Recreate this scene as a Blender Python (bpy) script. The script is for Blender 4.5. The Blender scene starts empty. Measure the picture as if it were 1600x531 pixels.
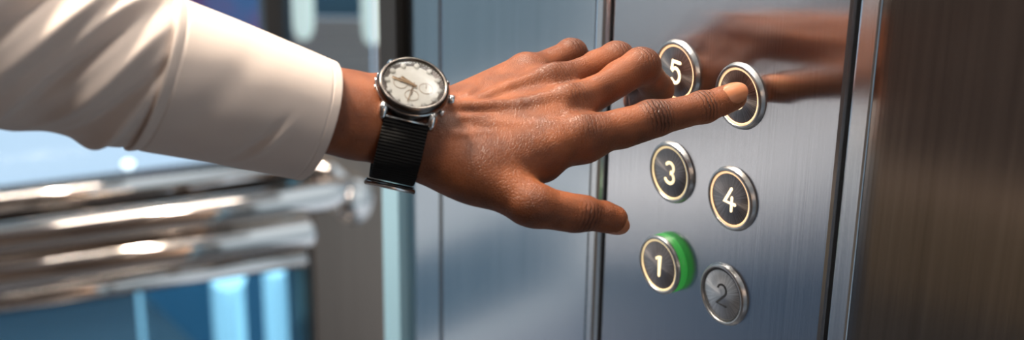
import bpy, bmesh, math, random
import numpy as np
from mathutils import Vector, Matrix
random.seed(3)
rng = np.random.default_rng(5)
S = bpy.context.scene
COL = S.collection

# ------------------------------------------------------------------ camera frame
FPX = 2222.0
PITCH, YAW, ROLL = math.radians(20.3), math.radians(55.0), math.radians(0.9)
Fh = Vector((math.cos(YAW), math.sin(YAW), 0)); Rh = Vector((math.sin(YAW), -math.cos(YAW), 0)); Z = Vector((0, 0, 1))
fwd = Fh * math.cos(PITCH) - Z * math.sin(PITCH)
up0 = Fh * math.sin(PITCH) + Z * math.cos(PITCH)
right = Rh * math.cos(ROLL) + up0 * math.sin(ROLL)
up = up0 * math.cos(ROLL) - Rh * math.sin(ROLL)
back = -fwd
RM = np.array([right, up, back]).T            # camera coords -> world

def ray(px, py):
    return right * ((px - 800) / FPX) + up * (-(py - 265.5) / FPX) + fwd
B6 = Vector((0, 0, 1.30))
CAM = B6 - ray(1158, 150) * 0.70
CAMN = np.array(CAM)
def P(px, py, d):                             # world point seen at a pixel, d metres deep
    return CAM + ray(px, py) * d
def PC(px, py, d):                            # same, in camera coordinates
    return np.array([(px - 800) / FPX * d, -(py - 265.5) / FPX * d, -d])
def on_x(px, py, x=0.0):
    r = ray(px, py); return CAM + r * ((x - CAM.x) / r.x)
def c2w(v):
    return np.asarray(v) @ RM.T + CAMN
def c2wd(v):
    return Vector(np.asarray(v) @ RM.T)

cd = bpy.data.cameras.new('camera'); cam = bpy.data.objects.new('camera', cd); COL.objects.link(cam)
cd.sensor_width = 36; cd.lens = 36 * FPX / 1600; cd.clip_start = 0.02
cam.matrix_world = Matrix(((right.x, up.x, back.x, CAM.x), (right.y, up.y, back.y, CAM.y), (right.z, up.z, back.z, CAM.z), (0, 0, 0, 1)))
cd.dof.use_dof = True; cd.dof.focus_distance = 0.680; cd.dof.aperture_fstop = 5.6
S.camera = cam

# ------------------------------------------------------------------ object helpers
def link(o, parent=None):
    COL.objects.link(o)
    if parent is not None:
        o.parent = parent; o.matrix_parent_inverse = parent.matrix_world.inverted()
    return o
def obj(name, bm, mat, parent=None, smooth=True):
    me = bpy.data.meshes.new(name)
    if isinstance(bm, bmesh.types.BMesh):
        bm.to_mesh(me); bm.free()
    else:
        me.from_pydata([tuple(v) for v in bm[0]], [], bm[1])
    for p in me.polygons: p.use_smooth = smooth
    if mat is not None:
        me.materials.append(mat)
    return link(bpy.data.objects.new(name, me), parent)
def empty(name, loc, rot=None):
    o = bpy.data.objects.new(name, None); COL.objects.link(o)
    o.empty_display_size = 0.02
    o.matrix_world = Matrix.Translation(loc) @ (rot.to_4x4() if rot is not None else Matrix())
    bpy.context.view_layer.update()
    return o
def tag(o, label=None, cat=None, group=None, kind=None):
    if label: o['label'] = label
    if cat: o['category'] = cat
    if group: o['group'] = group
    if kind: o['kind'] = kind
    return o
def struct(name, bm, mat, label, cat, smooth=False):
    return tag(obj(name, bm, mat, None, smooth), label, cat, kind='structure')
def box(bm, lo, hi, M=None, bev=0.0, seg=2):
    r = bmesh.ops.create_cube(bm, size=1)
    vs = r['verts']
    for v in vs:
        v.co = Vector(((lo[i] + hi[i]) / 2 + v.co[i] * (hi[i] - lo[i]) for i in range(3)))
    if bev:
        es = list({e for v in vs for e in v.link_edges})
        r = bmesh.ops.bevel(bm, geom=es, offset=bev, segments=seg, profile=.5, affect='EDGES')
        vs = list({v for f in r['faces'] for v in f.verts} | set(v for v in vs if v.is_valid))
    if M is not None:
        for v in vs: v.co = M @ v.co
    return vs
def boxm(lo, hi, bev=0.0, M=None):
    bm = bmesh.new(); box(bm, lo, hi, M, bev); return bm
def lathe(bm, prof, M=None, n=64, closed=False):
    rings = []
    for (r, z) in prof:
        if r < 1e-7:
            rings.append([bm.verts.new((0, 0, z))])
        else:
            rings.append([bm.verts.new((r * math.cos(2 * math.pi * i / n), r * math.sin(2 * math.pi * i / n), z)) for i in range(n)])
    ps = list(zip(rings[:-1], rings[1:]))
    if closed: ps.append((rings[-1], rings[0]))
    for a, b in ps:
        for i in range(n):
            j = (i + 1) % n
            if len(a) == 1 and len(b) == 1: continue
            if len(a) == 1: bm.faces.new((a[0], b[i], b[j]))
            elif len(b) == 1: bm.faces.new((a[i], a[j], b[0]))
            else: bm.faces.new((a[i], a[j], b[j], b[i]))
    if M is not None:
        for rr in rings:
            for v in rr: v.co = M @ v.co
    bmesh.ops.recalc_face_normals(bm, faces=bm.faces[:])
def tube(bm, pts, r, n=20, caps=True):
    pts = [Vector(p) for p in pts]
    rings = []
    prev = None
    for i, p in enumerate(pts):
        t = (pts[min(i + 1, len(pts) - 1)] - pts[max(i - 1, 0)]).normalized()
        if prev is None:
            u = t.orthogonal().normalized()
        else:
            u = (prev - t * prev.dot(t)).normalized()
        prev = u; v = t.cross(u)
        rr = r[i] if isinstance(r, (list, tuple)) else r
        rings.append([bm.verts.new(p + (u * math.cos(2 * math.pi * k / n) + v * math.sin(2 * math.pi * k / n)) * rr) for k in range(n)])
    for a, b in zip(rings[:-1], rings[1:]):
        for k in range(n):
            bm.faces.new((a[k], a[(k + 1) % n], b[(k + 1) % n], b[k]))
    if caps:
        bm.faces.new(rings[0][::-1]); bm.faces.new(rings[-1])

# ------------------------------------------------------------------ materials
def newmat(name):
    m = bpy.data.materials.new(name); m.use_nodes = True
    nt = m.node_tree; b = nt.nodes['Principled BSDF']
    return m, nt, b, nt.links
def pmat(name, col, rough=.5, metal=0., bump=0., bscale=200., **kw):
    m, nt, b, L = newmat(name)
    b.inputs['Base Color'].default_value = (*col, 1); b.inputs['Roughness'].default_value = rough; b.inputs['Metallic'].default_value = metal
    for k, v in kw.items(): b.inputs[k.replace('_', ' ')].default_value = v
    tc = nt.nodes.new('ShaderNodeTexCoord'); no = nt.nodes.new('ShaderNodeTexNoise'); no.inputs['Scale'].default_value = bscale
    L.new(tc.outputs['Object'], no.inputs['Vector'])
    if bump:
        bp = nt.nodes.new('ShaderNodeBump'); bp.inputs['Strength'].default_value = bump; bp.inputs['Distance'].default_value = .001
        L.new(no.outputs['Fac'], bp.inputs['Height']); L.new(bp.outputs['Normal'], b.inputs['Normal'])
    mr = nt.nodes.new('ShaderNodeMapRange'); mr.inputs['To Min'].default_value = max(0, rough * .85); mr.inputs['To Max'].default_value = min(1, rough * 1.15)
    L.new(no.outputs['Fac'], mr.inputs['Value']); L.new(mr.outputs['Result'], b.inputs['Roughness'])
    return m
def steel(name, col, rough, aniso=0.75, grain=(900, 900, 6), gstr=.12, rot=0.0, cvar=.1):
    """brushed steel, the grain running vertically"""
    m, nt, b, L = newmat(name)
    N = nt.nodes.new
    tc = N('ShaderNodeTexCoord'); mp = N('ShaderNodeMapping'); mp.inputs['Scale'].default_value = grain
    no = N('ShaderNodeTexNoise'); no.inputs['Scale'].default_value = 1; no.inputs['Detail'].default_value = 4; no.inputs['Roughness'].default_value = .65
    L.new(tc.outputs['Object'], mp.inputs['Vector']); L.new(mp.outputs['Vector'], no.inputs['Vector'])
    cr = N('ShaderNodeMapRange'); cr.inputs['From Min'].default_value = .3; cr.inputs['From Max'].default_value = .7
    cr.inputs['To Min'].default_value = 1 - cvar; cr.inputs['To Max'].default_value = 1 + cvar
    L.new(no.outputs['Fac'], cr.inputs['Value'])
    mx = N('ShaderNodeVectorMath'); mx.operation = 'SCALE'; mx.inputs[0].default_value = col
    L.new(cr.outputs['Result'], mx.inputs['Scale']); L.new(mx.outputs['Vector'], b.inputs['Base Color'])
    b.inputs['Metallic'].default_value = 1
    b.inputs['Anisotropic'].default_value = aniso; b.inputs['Anisotropic Rotation'].default_value = rot
    ge = N('ShaderNodeNewGeometry'); tg = N('ShaderNodeVectorMath'); tg.operation = 'CROSS_PRODUCT'; tg.inputs[1].default_value = (0, 0, 1)
    L.new(ge.outputs['True Normal'], tg.inputs[0]); L.new(tg.outputs['Vector'], b.inputs['Tangent'])
    rr = N('ShaderNodeMapRange'); rr.inputs['To Min'].default_value = rough * .85; rr.inputs['To Max'].default_value = rough * 1.2
    L.new(no.outputs['Fac'], rr.inputs['Value']); L.new(rr.outputs['Result'], b.inputs['Roughness'])
    bp = N('ShaderNodeBump'); bp.inputs['Strength'].default_value = gstr; bp.inputs['Distance'].default_value = .0002
    L.new(no.outputs['Fac'], bp.inputs['Height']); L.new(bp.outputs['Normal'], b.inputs['Normal'])
    return m
def emit(name, col, st, base=None):
    m, nt, b, L = newmat(name)
    b.inputs['Base Color'].default_value = (*(base or col), 1); b.inputs['Roughness'].default_value = .4
    b.inputs['Emission Color'].default_value = (*col, 1); b.inputs['Emission Strength'].default_value = st
    no = nt.nodes.new('ShaderNodeTexNoise'); no.inputs['Scale'].default_value = 90
    mr = nt.nodes.new('ShaderNodeMapRange'); mr.inputs['To Min'].default_value = st * .93; mr.inputs['To Max'].default_value = st * 1.07
    L.new(no.outputs['Fac'], mr.inputs['Value']); L.new(mr.outputs['Result'], b.inputs['Emission Strength'])
    return m
def thin_glass(name, tint, refl=.12):
    m = bpy.data.materials.new(name); m.use_nodes = True; nt = m.node_tree; nt.nodes.clear(); N = nt.nodes.new; L = nt.links
    out = N('ShaderNodeOutputMaterial'); mix = N('ShaderNodeMixShader'); tr = N('ShaderNodeBsdfTransparent'); gl = N('ShaderNodeBsdfGlossy')
    fr = N('ShaderNodeFresnel'); fr.inputs['IOR'].default_value = 1.5
    tr.inputs['Color'].default_value = (*tint, 1); gl.inputs['Roughness'].default_value = .02; gl.inputs['Color'].default_value = (.9, .95, 1, 1)
    L.new(fr.outputs['Fac'], mix.inputs['Fac']); L.new(tr.outputs[0], mix.inputs[1]); L.new(gl.outputs[0], mix.inputs[2]); L.new(mix.outputs[0], out.inputs['Surface'])
    return m

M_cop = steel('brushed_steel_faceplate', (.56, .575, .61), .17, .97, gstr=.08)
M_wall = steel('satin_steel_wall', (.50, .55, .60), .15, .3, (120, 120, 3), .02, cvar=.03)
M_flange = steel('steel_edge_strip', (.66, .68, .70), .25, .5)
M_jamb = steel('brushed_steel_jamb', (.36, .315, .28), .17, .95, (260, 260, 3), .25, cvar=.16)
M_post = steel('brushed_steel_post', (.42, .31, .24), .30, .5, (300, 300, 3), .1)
M_dark = pmat('black_rubber_seam', (.012, .012, .013), .6)
M_chrome = pmat('polished_rail_steel', (.80, .71, .64), .10, 1.0)
M_chromew = pmat('polished_watch_steel', (.72, .70, .68), .14, 1.0)
M_gunmetal = pmat('dark_watch_steel', (.10, .095, .09), .28, 1.0)
M_glass = thin_glass('clear_glass', (.86, .93, .97))
M_bluegl = thin_glass('blue_tinted_glass', (.46, .68, .79))
M_edge = pmat('pale_blue_glass_edge', (.42, .70, .84), .25)
M_floor = pmat('dark_granite_floor', (.10, .11, .13), .25, bump=.1, bscale=80)
M_ceil = pmat('white_cab_ceiling', (.75, .74, .72), .6)
M_mullion = pmat('dark_bronze_mullion', (.022, .019, .017), .5)
M_plaza = pmat('pale_plaza_paving', (.56, .62, .70), .7, bump=.2, bscale=4)

# ------------------------------------------------------------------ layout along the right wall (plane x = 0)
def yw(px, x=0.0): return on_x(px, 265, x).y
Y = {k: yw(k) for k in (606, 628, 684, 690, 924, 942, 947, 1308, 1320, 1352, 1600)}
ZF, ZC = 0.0, 2.40
# satin wall beyond the operating panel
struct('wall_right', boxm((0.0, Y[924] - .0, ZF), (.03, Y[690], ZC), .0015), M_wall, 'blue-grey satin steel wall panel behind the fingers, left of the button panel', 'wall')
struct('wall_corner', boxm((0.003, Y[684], ZF), (.03, Y[628], ZC), .003), M_wall, 'narrow blurred blue-grey steel panel between the bright glass edge and the wide wall panel', 'wall')
struct('trim_1', boxm((0.012, Y[690], ZF), (.03, Y[684], ZC)), M_dark, 'dark narrow seam between the two blue-grey wall panels', 'seam')
ze = on_x(615, 172).z
struct('trim_8', boxm((-.004, Y[606] - .0, ze), (.012, Y[606] - (Y[606] - Y[628]) * .95, ZC), .002), M_mullion, 'dark upright end of the steel wall above the wristwatch', 'post')
struct('trim_2', boxm((-.004, Y[606] - .0, ZF), (.012, Y[606] - (Y[606] - Y[628]) * .95, ze), .002), M_edge, 'bright pale blue vertical glass edge at the end of the steel wall', 'glass edge')
struct('trim_3', boxm((-.002, Y[942], ZF), (.03, Y[924], ZC), .003), M_flange, 'pale steel edge strip running down the left side of the button panel', 'edge strip')
struct('trim_4', boxm((.004, Y[947] - .001, ZF), (.03, Y[942] + .0005, ZC)), M_dark, 'dark seam between the pale edge strip and the button panel', 'seam')
struct('trim_5', boxm((.006, Y[1320], ZF), (.03, Y[1308], ZC)), M_dark, 'black gap down the right side of the button panel', 'seam')
struct('trim_6', boxm((-.001, Y[1352], ZF), (.03, Y[1320], ZC), .0015), M_flange, 'light vertical steel strip between the black gap and the brown steel panel', 'edge strip')
# brown door-side column: a face turned a little towards the doorway
ja = Vector((0.0, Y[1352], 0)); ang = math.radians(JANG := 12)
jd = Vector((math.sin(ang), -math.cos(ang), 0)); jn = Vector((-math.cos(ang), -math.sin(ang), 0))
bm = bmesh.new()
prof = [ja + Vector((.03, 0, 0)), ja]
for t in (.15, .35, .6, .85, 1.0):
    a_ = ang * t
    prof.append(prof[-1] + Vector((math.sin(a_), -math.cos(a_), 0)) * .0022)
prof.append(prof[-1] + jd * .42); prof.append(prof[-1] - jn * .03)
vl = [(bm.verts.new((p.x, p.y, ZF)), bm.verts.new((p.x, p.y, ZC))) for p in prof]
for a, b in zip(vl[:-1], vl[1:]): bm.faces.new((a[0], b[0], b[1], a[1]))
bmesh.ops.recalc_face_normals(bm, faces=bm.faces[:])
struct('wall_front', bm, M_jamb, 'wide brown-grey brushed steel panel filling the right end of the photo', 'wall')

# ------------------------------------------------------------------ car operating panel
panel = empty('elevator_control_unit', (0.012, (Y[947] + Y[1308]) / 2, .55))
tag(panel, 'tall brushed steel lift control panel carrying the round floor buttons', 'control panel')
bm = boxm((0.0, Y[1308], .55), (.012, Y[947], 1.95), .0022)
obj('faceplate', bm, M_cop, panel, smooth=False)
obj('back_box', boxm((.012, Y[1308] + .01, .57), (.028, Y[947] - .01, 1.93)), M_dark, panel, smooth=False)

# button materials
def disc_mat(name, base, rough):
    m, nt, b, L = newmat(name); N = nt.nodes.new
    tc = N('ShaderNodeTexCoord'); sp = N('ShaderNodeSeparateXYZ'); L.new(tc.outputs['Object'], sp.inputs[0])
    at = N('ShaderNodeMath'); at.operation = 'ARCTAN2'; L.new(sp.outputs['Y'], at.inputs[0]); L.new(sp.outputs['X'], at.inputs[1])
    cx = N('ShaderNodeCombineXYZ'); L.new(at.outputs[0], cx.inputs['X'])
    no = N('ShaderNodeTexNoise'); no.inputs['Scale'].default_value = 22; no.inputs['Detail'].default_value = 5; L.new(cx.outputs[0], no.inputs['Vector'])
    mr = N('ShaderNodeMapRange'); mr.inputs['From Min'].default_value = .3; mr.inputs['From Max'].default_value = .7; mr.inputs['To Min'].default_value = .35; mr.inputs['To Max'].default_value = 1.9
    L.new(no.outputs['Fac'], mr.inputs['Value'])
    mx = N('ShaderNodeVectorMath'); mx.operation = 'SCALE'; mx.inputs[0].default_value = base
    L.new(mr.outputs['Result'], mx.inputs['Scale']); L.new(mx.outputs['Vector'], b.inputs['Base Color'])
    b.inputs['Metallic'].default_value = 1; b.inputs['Roughness'].default_value = rough; b.inputs['Anisotropic'].default_value = .9
    tg = N('ShaderNodeTangent'); tg.direction_type = 'RADIAL'; tg.axis = 'Z'; L.new(tg.outputs['Tangent'], b.inputs['Tangent'])
    return m
M_disc = disc_mat('turned_dark_steel', (.30, .27, .26), .30)
M_discp = disc_mat('turned_pale_steel', (.48, .48, .48), .32)
M_bezel = steel('button_bezel_steel', (.55, .54, .53), .3, .5, (400, 400, 400), .1)
M_glow = emit('warm_lit_ring', (1.0, .62, .34), 1.25)
M_num = emit('warm_lit_numeral', (1.0, .80, .52), 1.5)
M_numy = emit('pale_lit_numeral', (1.0, .84, .52), 1.15)
M_glowy = emit('pale_lit_ring', (1.0, .78, .44), .85)
M_green = emit('green_lit_collar', (.06, .55, .09), .34, (.02, .16, .03))
M_num2 = pmat('pale_engraved_grey', (.05, .05, .05), .5)
M_off = pmat('unlit_grey_ring', (.12, .12, .12), .5)

def arc(cx, cy, r, a0, a1, n=14, ry=None):
    ry = ry or r
    return [(cx + r * math.cos(math.radians(a0 + (a1 - a0) * i / n)), cy + ry * math.sin(math.radians(a0 + (a1 - a0) * i / n))) for i in range(n + 1)]
DIG = {  # strokes in a 1-unit-high cell
    '5': [[(.27, .46), (-.20, .46), (-.25, .08)] + arc(-.0, -.14, .28, 140, -140, 18, .32)[0:]],
    '3': [arc(-.01, .24, .25, 150, -80, 14, .23) + arc(-.01, -.22, .29, 80, -150, 16, .25)],
    '4': [[(.06, .48), (-.30, -.16), (.32, -.16)], [(.12, .10), (.12, -.48)]],
    '1': [[(-.16, .28), (.06, .46), (.06, -.48)]],
    '2': [arc(0, .21, .26, 165, -35, 14, .26) + [(-.27, -.46), (.30, -.46)]],
    '6': [[(.12, .48), (-.20, .0)] + arc(0, -.18, .27, 150, 510, 26, .29)],
}
def strokes(ch, h, w, z, th, fill=True):
    bm = bmesh.new()
    for st in DIG[ch]:
        pts = [Vector((x * h, y * h)) for x, y in st]
        L_, R_ = [], []
        for i, p in enumerate(pts):
            t = (pts[min(i + 1, len(pts) - 1)] - pts[max(i - 1, 0)]).normalized(); n = Vector((-t.y, t.x))
            a1 = (pts[i] - pts[i - 1]).normalized() if i else t
            k = 1 / max(.6, abs(Vector((-a1.y, a1.x)).dot(n)))
            L_.append(p + n * w * k / 2); R_.append(p - n * w * k / 2)
        tips0 = [pts[0] + Matrix.Rotation(a, 2) @ (L_[0] - pts[0]) for a in (math.pi * .25, math.pi * .5, math.pi * .75)]
        tips1 = [pts[-1] + Matrix.Rotation(a, 2) @ (R_[-1] - pts[-1]) for a in (math.pi * .25, math.pi * .5, math.pi * .75)]
        quads = []
        n = len(pts)
        def addp(poly):
            lo = [bm.verts.new((q.x, q.y, z)) for q in poly]; hi = [bm.verts.new((q.x, q.y, z + th)) for q in poly]
            bm.faces.new(hi); bm.faces.new(lo[::-1])
            for i in range(len(poly)):
                j = (i + 1) % len(poly); bm.faces.new((lo[i], lo[j], hi[j], hi[i]))
        for i in range(n - 1): addp([R_[i], R_[i + 1], L_[i + 1], L_[i]])
        addp([L_[0]] + tips0 + [R_[0]]); addp([R_[-1]] + tips1 + [L_[-1]])
    return bm

RB = 0.0163
# local z of a button = out of the panel (-x world); local x = right seen from the cab (-y world); local y = up
BR = Matrix(((0, 0, -1), (-1, 0, 0), (0, 1, 0)))
def button(ch, px, py, state, label, proud=0.0):
    p = on_x(px, py); root = empty('elevator_button', (p.x, p.y, p.z), BR)
    tag(root, label, 'elevator button', 'round floor buttons of the lift panel')
    def part(name, bm, mat, par=root):
        bm.transform(root.matrix_world if par is root else root.matrix_world)
        me_o = obj(name, bm, mat, None)
        # keep the mesh in the button's own axes
        me_o.data.transform(root.matrix_world.inverted()); me_o.parent = par
        return me_o
    h = proud
    R = RB
    if proud:
        bm = bmesh.new(); lathe(bm, [(R * 1.0, 0), (R * 1.0, h + .0002), (R * .9, h + .0002)], n=72)
        part('green_collar', bm, M_green)['label'] = 'glowing green collar'
        bz = .0022
        bm = bmesh.new(); lathe(bm, [(R * 1.0, h), (R * 1.0, h + bz * .6), (R * .97, h + bz), (R * .90, h + bz * 1.1), (R * .875, h + bz * .8), (R * .87, h)], n=72)
    else:
        bz = .0026
        bm = bmesh.new(); lathe(bm, [(R * 1.04, 0), (R * 1.0, bz * .75), (R * .97, bz), (R * .91, bz * 1.08), (R * .885, bz * .85), (R * .87, 0)], n=72)
    part('bezel', bm, M_bezel)
    top = h + bz * .72
    bm = bmesh.new(); lathe(bm, [(R * .872, h), (R * .872, top), (R * .866, top + .0002), (R * .825, top + .0002), (R * .82, top), (R * .82, h)], n=72)
    part('light_ring', bm, {'lit': M_glow, 'pale': M_glowy, 'off': M_off}[state])
    bm = bmesh.new(); lathe(bm, [(R * .822, h), (R * .822, top - .0001), (R * .80, top + .00005), (0, top + .00015)], n=72)
    part('face_disc', bm, M_discp if state == 'off' else M_disc)
    bm = strokes(ch, R * .74, R * (.07 if state == 'off' else .105), top + .00008, .00025)
    o = part('numeral', bm, {'lit': M_num, 'pale': M_numy, 'off': M_num2}[state])
    for pl in o.data.polygons: pl.use_smooth = False
    return root
button('5', 1060, 112, 'lit', 'lit steel button numbered 5, half hidden behind the curled fingers')
button('6', 1158, 150, 'lit', 'lit steel button being pressed by the index fingertip, numeral covered')
button('3', 1051, 269, 'pale', 'lit steel button numbered 3, middle of the left column')
button('4', 1145, 310, 'lit', 'lit steel button numbered 4, directly below the pressed button')
button('1', 1043, 410, 'pale', 'raised steel button numbered 1 with a glowing green collar', proud=.0046)
button('2', 1132, 459, 'off', 'unlit grey steel button numbered 2, lowest on the panel')

# ------------------------------------------------------------------ rest of the cab
XL, YF = -1.75, -1.45
gy = 0
struct('floor', boxm((XL - .9, YF, -.05), (.6, 3.0, 0)), M_floor, 'dark polished lift floor', 'floor')
bm = bmesh.new(); box(bm, (XL - .9, YF, ZC), (.6, 3.0, ZC + .05))
struct('ceiling', bm, M_ceil, 'white lift ceiling', 'ceiling')
# angled glazed bay at the back: direction D, plane through G0
yaw2 = math.radians(67)
D = Fh * math.cos(yaw2) + Rh * math.sin(yaw2)          # along the bay, towards picture right
G0 = P(245, 400, 1.70); G0 = Vector((G0.x, G0.y, 0))
Nn = Vector((D.y, -D.x, 0))
if Nn.dot(Vector((CAM.x, CAM.y, 0)) - G0) < 0: Nn = -Nn    # normal towards the cab
BM_ = Matrix((( D.x, -Nn.x, 0, G0.x), (D.y, -Nn.y, 0, G0.y), (0, 0, 1, 0), (0, 0, 0, 1)))   # local x along, local y outward
BI = BM_.inverted()
def bay(px, py, off=0.0):
    """local (x, z) on the bay plane pushed `off` outward, under a pixel"""
    r = BI.to_3x3() @ ray(px, py); c = BI @ CAM
    t = (off - c.y) / r.y; q = c + r * t
    return q.x, q.z
def bbox(lo, hi, bev=0.0):
    return boxm(lo, hi, bev, BM_)
xe, _ = bay(484, 400, .03); 
zt = bay(245, 405, .03)[1]
zlow = bay(245, 440, .03)[1]
# lower blue glazing and upper clear glazing
xb0 = bay(456, 450, .03)[0]
w = empty('window_1', BM_ @ Vector((-1, .04, zlow)))
tag(w, 'glazed lift wall of blue tinted glass below the handrails', 'glass wall', kind='structure')
obj('glass_pane', bbox((-.32, .035, .04), (xb0, .043, zlow)), M_bluegl, w, False)
obj('bottom_frame', bbox((-.32, .01, 0), (xe, .07, .04), .003), M_chrome, w, False)
xb0 = bay(456, 450, .03)[0]
obj('side_frame', bbox((xb0, .02, 0), (xe, .06, zlow + .22), .003), pmat('blue_anodised_frame', (.10, .30, .48), .4, .3), w, False)
w2 = empty('window_2', BM_ @ Vector((-1, .04, zlow)))
tag(w2, 'clear glass pane above the handrails beside the shirt sleeve', 'glass wall', kind='structure')
obj('glass_pane', bbox((-.32, .035, zlow + .02), (xb0, .043, ZC)), M_glass, w2, False)
struct('trim_7', bbox((-.32, .02, zlow), (xb0, .06, zlow + .018), .004), M_chrome, 'thin polished frame along the top edge of the blue glass', 'window frame')
# steel post
x1, x2 = bay(486, 400, -.02)[0], bay(602, 400, -.02)[0]
zpost = bay(540, 165, -.02)[1]
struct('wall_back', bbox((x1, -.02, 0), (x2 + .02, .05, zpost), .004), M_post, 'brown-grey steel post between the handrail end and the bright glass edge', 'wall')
obj('glass_pane', bbox((xb0, .01, zpost), (x2, .018, ZC)), M_glass, w2, False)
struct('wall_bay', bbox((x2 + .02, .0, 0), (x2 + .9, .05, ZC)), M_wall, 'steel wall behind the bright glass edge', 'wall')

# handrails ---------------------------------------------------------------
def rail_pts(pa, pb, off, ext=-2.9):
    xa, za = bay(*pa, off); xb, zb = bay(*pb, off)
    z = (za + zb) / 2
    return z, xb
rail = empty('handrail', BM_ @ Vector((0, -.05, .7)))
tag(rail, 'polished triple-tube handrail with brackets in front of the blue glass', 'handrail')
zA, xA = rail_pts((150, 303), (480, 262), -.03)
zB, xB = rail_pts((150, 352), (540, 305), -.075)
zC_, xC = rail_pts((150, 408), (488, 360), -.075)
zE, xE = rail_pts((150, 443), (470, 388), -.01)
def BL(x, y, z): return BM_ @ Vector((x, y, z))
bm = bmesh.new(); tube(bm, [BL(-.34, -.02, zA), BL(xA, -.02, zA)], .014); obj('upper_tube', bm, M_chrome, rail)
bm = bmesh.new(); tube(bm, [BL(-.34, -.075, zB), BL(xB - .09, -.075, zB), BL(xB - .03, -.072, zB), BL(xB - .005, -.055, zB - .004), BL(xB + .012, -.02, zB - .012), BL(xB + .012, .0, zB - .012)], .019); obj('middle_tube', bm, M_chrome, rail)
bm = bmesh.new(); tube(bm, [BL(-.34, -.075, zC_), BL(xC - .008, -.075, zC_), BL(xC, -.075, zC_)], [.0205, .0205, .017]); obj('lower_tube', bm, M_chrome, rail)
bm = bmesh.new(); tube(bm, [BL(-.34, -.03, zE), BL(xE, -.03, zE)], .012); obj('bottom_tube', bm, M_chrome, rail)
for pxb in (335,):
    xk = bay(pxb, 330, -.05)[0]
    bm = bmesh.new(); tube(bm, [BL(xk, .03, zB - .03), BL(xk, -.02, zB - .035), BL(xk + .0, -.06, zB - .02), BL(xk, -.075, zB - .002)], .010)
    box(bm, (xk - .02, .0, zB - .06), (xk + .02, .03, zB - .01), BM_, .004); obj('bracket', bm, M_chrome, rail)
bm = bmesh.new(); tube(bm, [BL(xA - .005, -.02, zA), BL(xA + .03, -.03, zA - .008), BL(xB + .012, -.045, zB - .006)], .012)
obj('end_link', bm, M_chrome, rail)
bm = bmesh.new(); tube(bm, [BL(xB + .012, -.07, zB - .02), BL(xB + .012, -.03, zB - .02)], .022); tube(bm, [BL(xB + .02, -.03, zB - .028), BL(xB + .02, -.018, zB - .028)], .028)
obj('end_cap', bm, M_chrome, rail)

# things beyond the glass -------------------------------------------------
def out(px, py, d): return P(px, py, d)
def fbox(name, px0, px1, z0, z1, d, th, mat, lab, cat, **kw):
    """upright block facing the camera's heading, spanning two picture columns at depth d"""
    a = P(px0, 470, d); b = P(px1, 470, d)
    u = Vector((b.x - a.x, b.y - a.y, 0)); wdt = u.length; u.normalize(); v = Vector((-u.y, u.x, 0))
    if v.dot(Fh) < 0: v = -v
    M = Matrix(((u.x, v.x, 0, a.x), (u.y, v.y, 0, a.y), (0, 0, 1, 0), (0, 0, 0, 1)))
    o = obj(name, boxm((0, 0, z0), (wdt, th, z1), min(.006, wdt * .1), M), mat, None, False)
    tag(o, lab, cat, **kw); return o
def zat(px, py, d): return P(px, py, d).z
xm0, xm1 = bay(414, 60, .03)[0], bay(457, 60, .03)[0]
tag(obj('window_mullion', bbox((xm0, .025, zlow + .018), (xm1, .06, ZC), .003), M_mullion, None, False), 'dark upright mullion just above the cuff, beside the purple banner', 'mullion')
xk0 = bay(436, 400, -.01)[0]
struct('trim_9', bbox((-.32, .0, zE - .02), (xk0, .02, zA + .006), .002), pmat('dark_bronze_rail_plate', (.05, .035, .028), .35, .6), 'dark bronze plate behind the handrail tubes', 'backing plate')
# added off-frame bays: glowing and brown bands that put reflection stripes into the steel
M_b1 = emit('pale_reflection_glow', (.62, .66, .70), .55); M_b2 = emit('white_reflection_glow', (.95, .90, .86), 1.4); M_b3 = emit('blue_reflection_glow', (.12, .20, .27), .8, (.06, .09, .12))
M_b4 = pmat('brown_reflection_band', (.22, .12, .08), .45); M_b5 = emit('deep_blue_reflection_glow', (.05, .09, .15), .9, (.02, .035, .055)); M_b6 = emit('lavender_reflection_glow', (.42, .45, .52), .5)
M_b7 = emit('mid_blue_reflection_glow', (.20, .28, .33), .8, (.08, .11, .13))
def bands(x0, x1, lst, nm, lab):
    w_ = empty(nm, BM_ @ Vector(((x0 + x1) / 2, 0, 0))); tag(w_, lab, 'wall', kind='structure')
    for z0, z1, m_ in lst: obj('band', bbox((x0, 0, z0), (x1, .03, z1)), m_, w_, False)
bands(-1.0, -.36, [(0, .46, M_b6), (.46, .52, M_b1), (.52, .67, M_b3), (.67, .80, M_b1), (.80, .90, M_b1), (.90, 2.4, M_b7)], 'wall_reflection_inner', 'unseen side bay of the lift, glowing bands added for reflections in the steel')
bands(-3.3, -1.0, [(0, .30, M_b5), (.30, .46, M_b5), (.46, .50, M_b3), (.50, .56, M_b2), (.56, .575, M_b4), (.575, .68, M_b2), (.68, .71, M_b3), (.71, .80, M_b4), (.80, .82, M_b1), (.82, .86, M_b4), (.86, 1.05, M_b1), (1.05, 2.4, M_b6)], 'wall_reflection_outer', 'unseen far bay of the lift, glowing and brown bands added to stripe the steel reflections')
M_lamp = emit('frosted_lamp', (.84, .86, .72), .62)
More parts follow.
